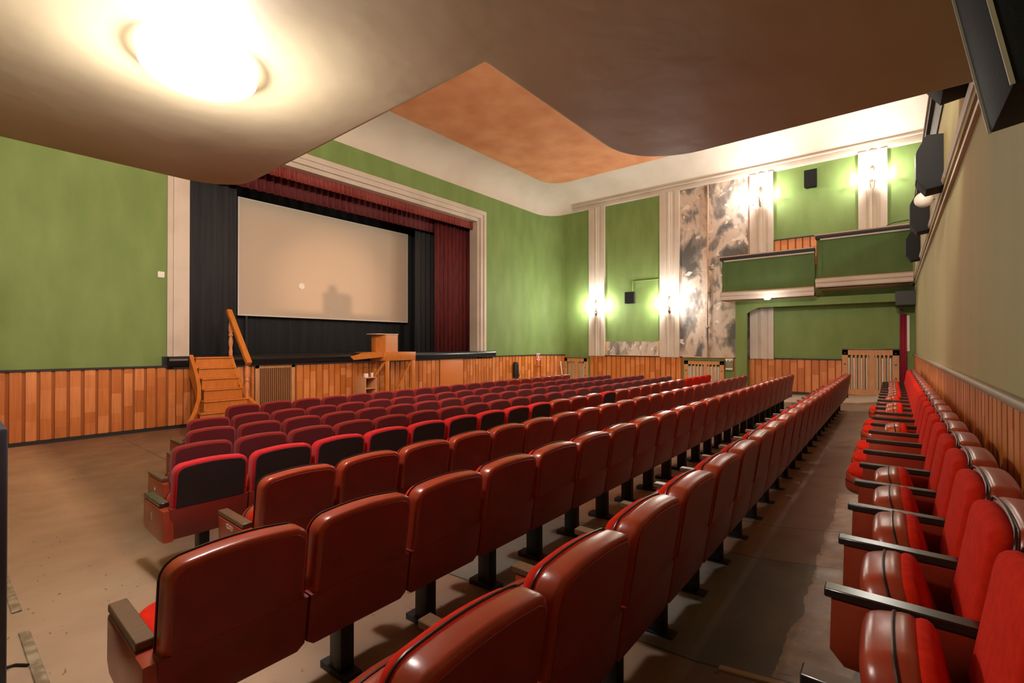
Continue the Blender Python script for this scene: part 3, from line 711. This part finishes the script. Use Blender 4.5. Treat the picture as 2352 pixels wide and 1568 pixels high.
for Y, h, lab in ((9.45, 1.50, 'lit crystal sconce on the lower pilaster nearest the stage'), (6.40, 1.47, 'lit crystal sconce on the pilaster beside the bare stained panel'),
                  (3.36, 4.85, 'lit crystal sconce high above the lower balcony box'), (.45, 4.85, 'lit crystal sconce high above the higher balcony box')):
    sconce(Y, h, lab)
    kp = 1 if h < 3 else .45
    for dy in (-.37, .37): lamp('sconce_light', (XW-.26, Y+dy, Z(h+.03)), 46*kp, (1, .97, .90), .05)
    lamp('sconce_light', (XW-.50, Y, Z(h+.10)), 100 if h < 3 else 90, (1, .97, .90), .05)
# ceiling domes
def dome(X, Y, h, r, label, watts, estr=None):
    e = empty('ceiling_lamp', (X, Y, Z(h))); tag(e, label, 'ceiling lamp')
    bm = bmesh.new(); lathe(bm, (0, 0, 0), [(r*.7, -.0), (r*.8, -.005), (r*.8, -.02), (r*.7, -.03)], 36); finish('rim', bm, M['dome'], e, 50)
    bm = bmesh.new(); lathe(bm, (0, 0, 0), [(r*.8, -.01)]+[(r*math.cos(math.radians(a)), -.05-r*.38*math.sin(math.radians(a))) for a in range(-20, 90, 10)]+[(.01, -.05-r*.38)], 36); finish('glass_dome', bm, M['dome'], e, 60)
    l_ = lamp('dome_light', (X, Y, Z(h)-.03-r*.38-.10), watts, (1, .95, .91), .12)
    return e
dome(.99, 3.2, HG, .30, 'glowing opal dome lamp on the ceiling under the gallery', 125)
dome(15.6, 2.9, 1.40, .09, 'small glowing opal lamp under the far balcony box', 14)
# projector light from the booth behind the gallery, aimed at the screen; a small case stands in its beam
bo = Vector((7.2, YB-2.9, Z(3.55))); ta = Vector((7.9, 13.6, Z(1.6)))
sp = lamp('projector_light', bo, 3000, (1, .62, .36), .02, 'SPOT', spot_size=math.radians(16), spot_blend=1.0)
sp.rotation_euler = (ta-bo).to_track_quat('-Z', 'Y').to_euler()

bm = bmesh.new(); box(bm, (0, -.1, 0), (.16, .04, .125), .004); box(bm, (.03, -.1, .12), (.075, .04, .165), .004)
o = finish('equipment_case', bm, M['speaker'], None, 35); o.location = (7.255, YB-.02, Z(3.09)); tag(o, 'dark equipment case resting on the back parapet in the projector beam', 'case')
# ------------------------------------------------------------------ left cabinet post and floor strip
o = obox('speaker_cabinet', (-.15, 3.17, floor_z(3.4)), (.215, 3.6, Z(-.385)), mat('navy_black', srgb(34, 32, 42), .6), None, .015); o.name = 'dark_cabinet'; tag(o, 'dark upright cabinet edge at the left border by the aisle', 'cabinet')
bm = bmesh.new()
for (ya, yb) in ((2.3, 3.95), (4.33, 5.2)):
    rs = []
    for k in range(9):
        y = ya+(yb-ya)*k/8; z = floor_z(y)+.001; rs.append([bm.verts.new((x, y, z+dz)) for x, dz in ((.31, 0), (.315, .006), (.355, .006), (.36, 0))])
    for a, b in zip(rs, rs[1:]):
        for k in range(3): bm.faces.new((a[k], b[k], b[k+1], a[k+1]))
struct(finish('trim_36', bm, mat('worn_strip', srgb(176, 158, 130), .5, noise=(srgb(130, 110, 86), 14, .4, .6, (1, 1, 1)))))
bm = bmesh.new(); 
tube(bm, [(x, y, floor_z(y)+.008) for x, y in ((.20, 3.50), (.235, 3.53), (.27, 3.52), (.31, 3.46))], .007); o = finish('floor_cable', bm, M['cable'], None, 60); tag(o, 'short black cable on the floor beside the dark cabinet', 'cable')
bm = bmesh.new(); rs = []
for k in range(9):
    y = .0+.62*k/8; z = floor_z(y)+.001; rs.append([bm.verts.new((x, y, z+dz)) for x, dz in ((2.24, 0), (2.245, .006), (2.275, .006), (2.28, 0))])
for a, b in zip(rs, rs[1:]):
    for k in range(3): bm.faces.new((a[k], b[k], b[k+1], a[k+1]))
struct(finish('trim_37', bm, mat('worn_strip_b', srgb(186, 160, 128), .5)))

# ------------------------------------------------------------------ seats
PW = .52
def lean(co): return Vector((co.x, co.y-(co.z-.45)*.16, co.z))
def outline(hw, zb, zt2, r, arch=.012, n=6):
    p = [(-hw, zb), (hw, zb)]
    for k in range(n+1): a = math.radians(90*k/n); p.append((hw-r+r*math.cos(a), zt2-arch-r+r*math.sin(a)))
    for k in range(1, 6): x = (hw-r)*(1-2*k/6); p.append((x, zt2-arch+arch*(1-(x/(hw-r))**2)))
    for k in range(n+1): a = math.radians(90+90*k/n); p.append((-hw+r+r*math.cos(a), zt2-arch-r+r*math.sin(a)))
    return p
ME = {}
def mesh_of(key, fn, m, smooth=40):
    if key not in ME:
        bm = bmesh.new(); fn(bm); o = finish(key[0], bm, m, None, smooth); ME[key] = o.data; bpy.data.objects.remove(o)
    return ME[key]
def part(name, me, parent, loc=(0, 0, 0), rot=(0, 0, 0)):
    o = bpy.data.objects.new(name, me); COL.objects.link(o); o.parent = parent; o.location = loc; o.rotation_euler = rot; return o
def f_shell(bm): prism(bm, outline(.243, .50, .84, .07), .0, .095, 'y', bev=.022, seg=3, fn=lean)
def f_panel(bm): prism(bm, outline(.222, .512, .818, .058), -.004, .002, 'y', bev=.003, seg=1, fn=lean)
def f_front(bm): prism(bm, outline(.228, .40, .825, .07), .085, .15, 'y', bev=.028, seg=3, fn=lean)
def f_piping(bm):
    p = outline(.240, .50, .838, .075)[1:]+[outline(.240, .50, .838, .075)[0]]
    tube(bm, [lean(Vector((x, .098, z))) for x, z in p], .0045, 6)
def f_lower(bm):
    prism(bm, [(-.256, .31), (-.225, .285), (.225, .285), (.256, .31), (.256, .515), (-.256, .515)], -.004, .06, 'y', bev=.008, fn=lean)
def f_seat(bm):  # hinged at origin, cushion extends +y, fabric on the upper side
    prism(bm, outline(.205, .0, .338, .10, .006), .0, .055, 'z', bev=.026, seg=3)
def f_seatpan(bm): prism(bm, outline(.212, .0, .350, .11, .006), -.115, .03, 'z', bev=.045, seg=4)
def f_panpiping(bm):
    p = outline(.212, .0, .351, .11, .006)[1:]; tube(bm, [(x, y, -.03) for x, y in p], .005, 6)
def f_arm(bm): prism(bm, [(.11, .28), (.45, .285), (.49, .33), (.485, .505), (.11, .505)], -.030, .030, 'x', bev=.009)
def f_arm_end(bm): prism(bm, [(.0, .285), (.10, .275), (.45, .285), (.49, .33), (.485, .505), (.0, .505)], -.036, .030, 'x', bev=.012)
def f_cap(bm): box(bm, (-.030, .11, .507), (.030, .505, .537), .004, 1)
def f_leg(bm): box(bm, (-.035, .13, -.02), (.035, .23, .34), .004); box(bm, (-.045, .08, -.03), (.045, .30, .006), .002)
def seat(X, Y, z, kind, label, group, down=False, endarm=False, armdark=False, num=None, extra=None, first=False):
    e = empty('cinema_chair', (X, Y, z)); tag(e, label, 'cinema chair', group)
    sh = {'vinyl': 'vinyl', 'cloth': 'cloth', 'black': 'brightred', 'rear': 'vinyl', 'red': 'redcloth'}[kind]
    pn = {'vinyl': 'vinylback', 'cloth': 'clothback', 'black': 'blackcloth', 'rear': 'vinylback', 'red': 'redcloth'}[kind]
    part('back_shell', mesh_of(('back_shell', sh), f_shell, M[sh]), e)
    part('back_panel', mesh_of(('back_panel', pn), f_panel, M[pn]), e)
    part('back_cushion', mesh_of(('back_cushion', 1), f_front, M['redcloth']), e)
    if kind in ('vinyl', 'rear'): part('piping', mesh_of(('piping', 1), f_piping, M['piping']), e)
    lw = 'vinylback' if kind != 'cloth' else 'clothback'
    part('lower_panel', mesh_of(('lower_panel', lw), f_lower, M[lw]), e)
    a = math.radians(3 if down else 74+random.uniform(-3, 4))
    c_ = part('seat_cushion', mesh_of(('seat_cushion', 1), f_seat, M['redcloth']), e, (0, .25 if down else .21, .385 if down else .25), (a, 0, 0))
    part('seat_pan', mesh_of(('seat_pan', 1), f_seatpan, M['vinyl']), c_)
    part('seat_piping', mesh_of(('seat_piping', 1), f_panpiping, M['piping']), c_)
    part('leg', mesh_of(('leg', 1), f_leg, M['legm']), e)
    ck = 'capdark' if armdark or kind == 'rear' else 'cap'
    for s_ in ([-1, 1] if endarm else [-1]):
        full = (s_ == 1 or first)
        ar = part('armrest', mesh_of(('armrest', full), f_arm_end if full else f_arm, M['vinyl']), e, (s_*PW/2, 0, 0))
        part('arm_cap', mesh_of(('arm_cap', ck), f_cap, M[ck]), ar)
        if s_ == -1 and num:
            tm = mesh_text(num, .07)
            part('row_number', tm, ar, (-.0372, .27, .415), (math.pi/2, 0, -math.pi/2))
            if extra: part('row_word', mesh_text(extra, .04), ar, (-.0372, .29, .475), (math.pi/2, 0, -math.pi/2))
    return e
TX = {}
def mesh_text(s_, size):
    if s_ not in TX:
        o = apply_text(s_, size, (0, 0, 0), (0, 0, 0), M['paper'], None); TX[s_] = o.data; bpy.data.objects.remove(o)
    return TX[s_]
ORD = 'first second third fourth fifth sixth seventh eighth ninth tenth eleventh twelfth thirteenth fourteenth fifteenth sixteenth seventeenth eighteenth nineteenth twentieth twenty-first twenty-second twenty-third twenty-fourth twenty-fifth twenty-sixth'.split()
ROWS = [  # (words, Y of top, drop below eye, left edge X, count, pitch, number)
    ('front row by the stage', 7.90, .945, 2.81, 19, None),
    ('second row from the stage', 6.88, .955, 2.00, 22, '2'),
    ('third row from the stage', 5.88, .93, 1.70, 23, '3'),
    ('fourth row from the stage', 4.88, .895, 1.30, 23, '4'),
    ('fifth row from the stage', 3.88, .835, 1.04, 24, '5'),
    ('sixth row from the stage', 2.89, .79, 1.21, 23, '6'),
    ('seventh row from the stage', 1.82, .712, .46, 24, None),
    ('eighth row from the stage', .73, .66, .06, 25, None),
    ('row along the back wall', -.38, .53, .325, 24, None)]
for ri, (words, Y, dh, x0, n_, num) in enumerate(ROWS):
    z = H0-dh-.84
    for k in range(n_):
        pit = .54 if ri == 8 else PW
        X = x0+pit/2+pit*k; kind = 'cloth'; dk = False
        if ri == 0 and k >= n_-6: kind = 'vinyl'
        if ri == 4:
            kind = 'black' if k < 9 or k == 12 else ('red' if k >= n_-4 else 'vinyl'); dk = k < 9
        if ri in (5, 6, 7): kind = 'vinyl'
        if ri == 8: kind = 'rear'
        desc = {'cloth': 'maroon cloth-backed cinema seat', 'vinyl': 'red-brown vinyl-backed cinema seat', 'black': 'crimson-rimmed black-backed cinema seat', 'red': 'red cloth-backed cinema seat', 'rear': 'bright red cinema seat'}[kind]
        lab = '%s, %s from the left aisle in the %s' % (desc, ORD[k], words)
        down = (ri == 6 and k in (0, 9)) or (ri == 8 and k in (7, 8, 9, 11, 12, 15))
        s_ = seat(X, Y+.062, z, kind, lab, 'cinema seats in the ' + words, down, k == n_-1, dk, num if k == 0 else None, 'RZĄD' if ri == 5 and k == 0 else None, k == 0)
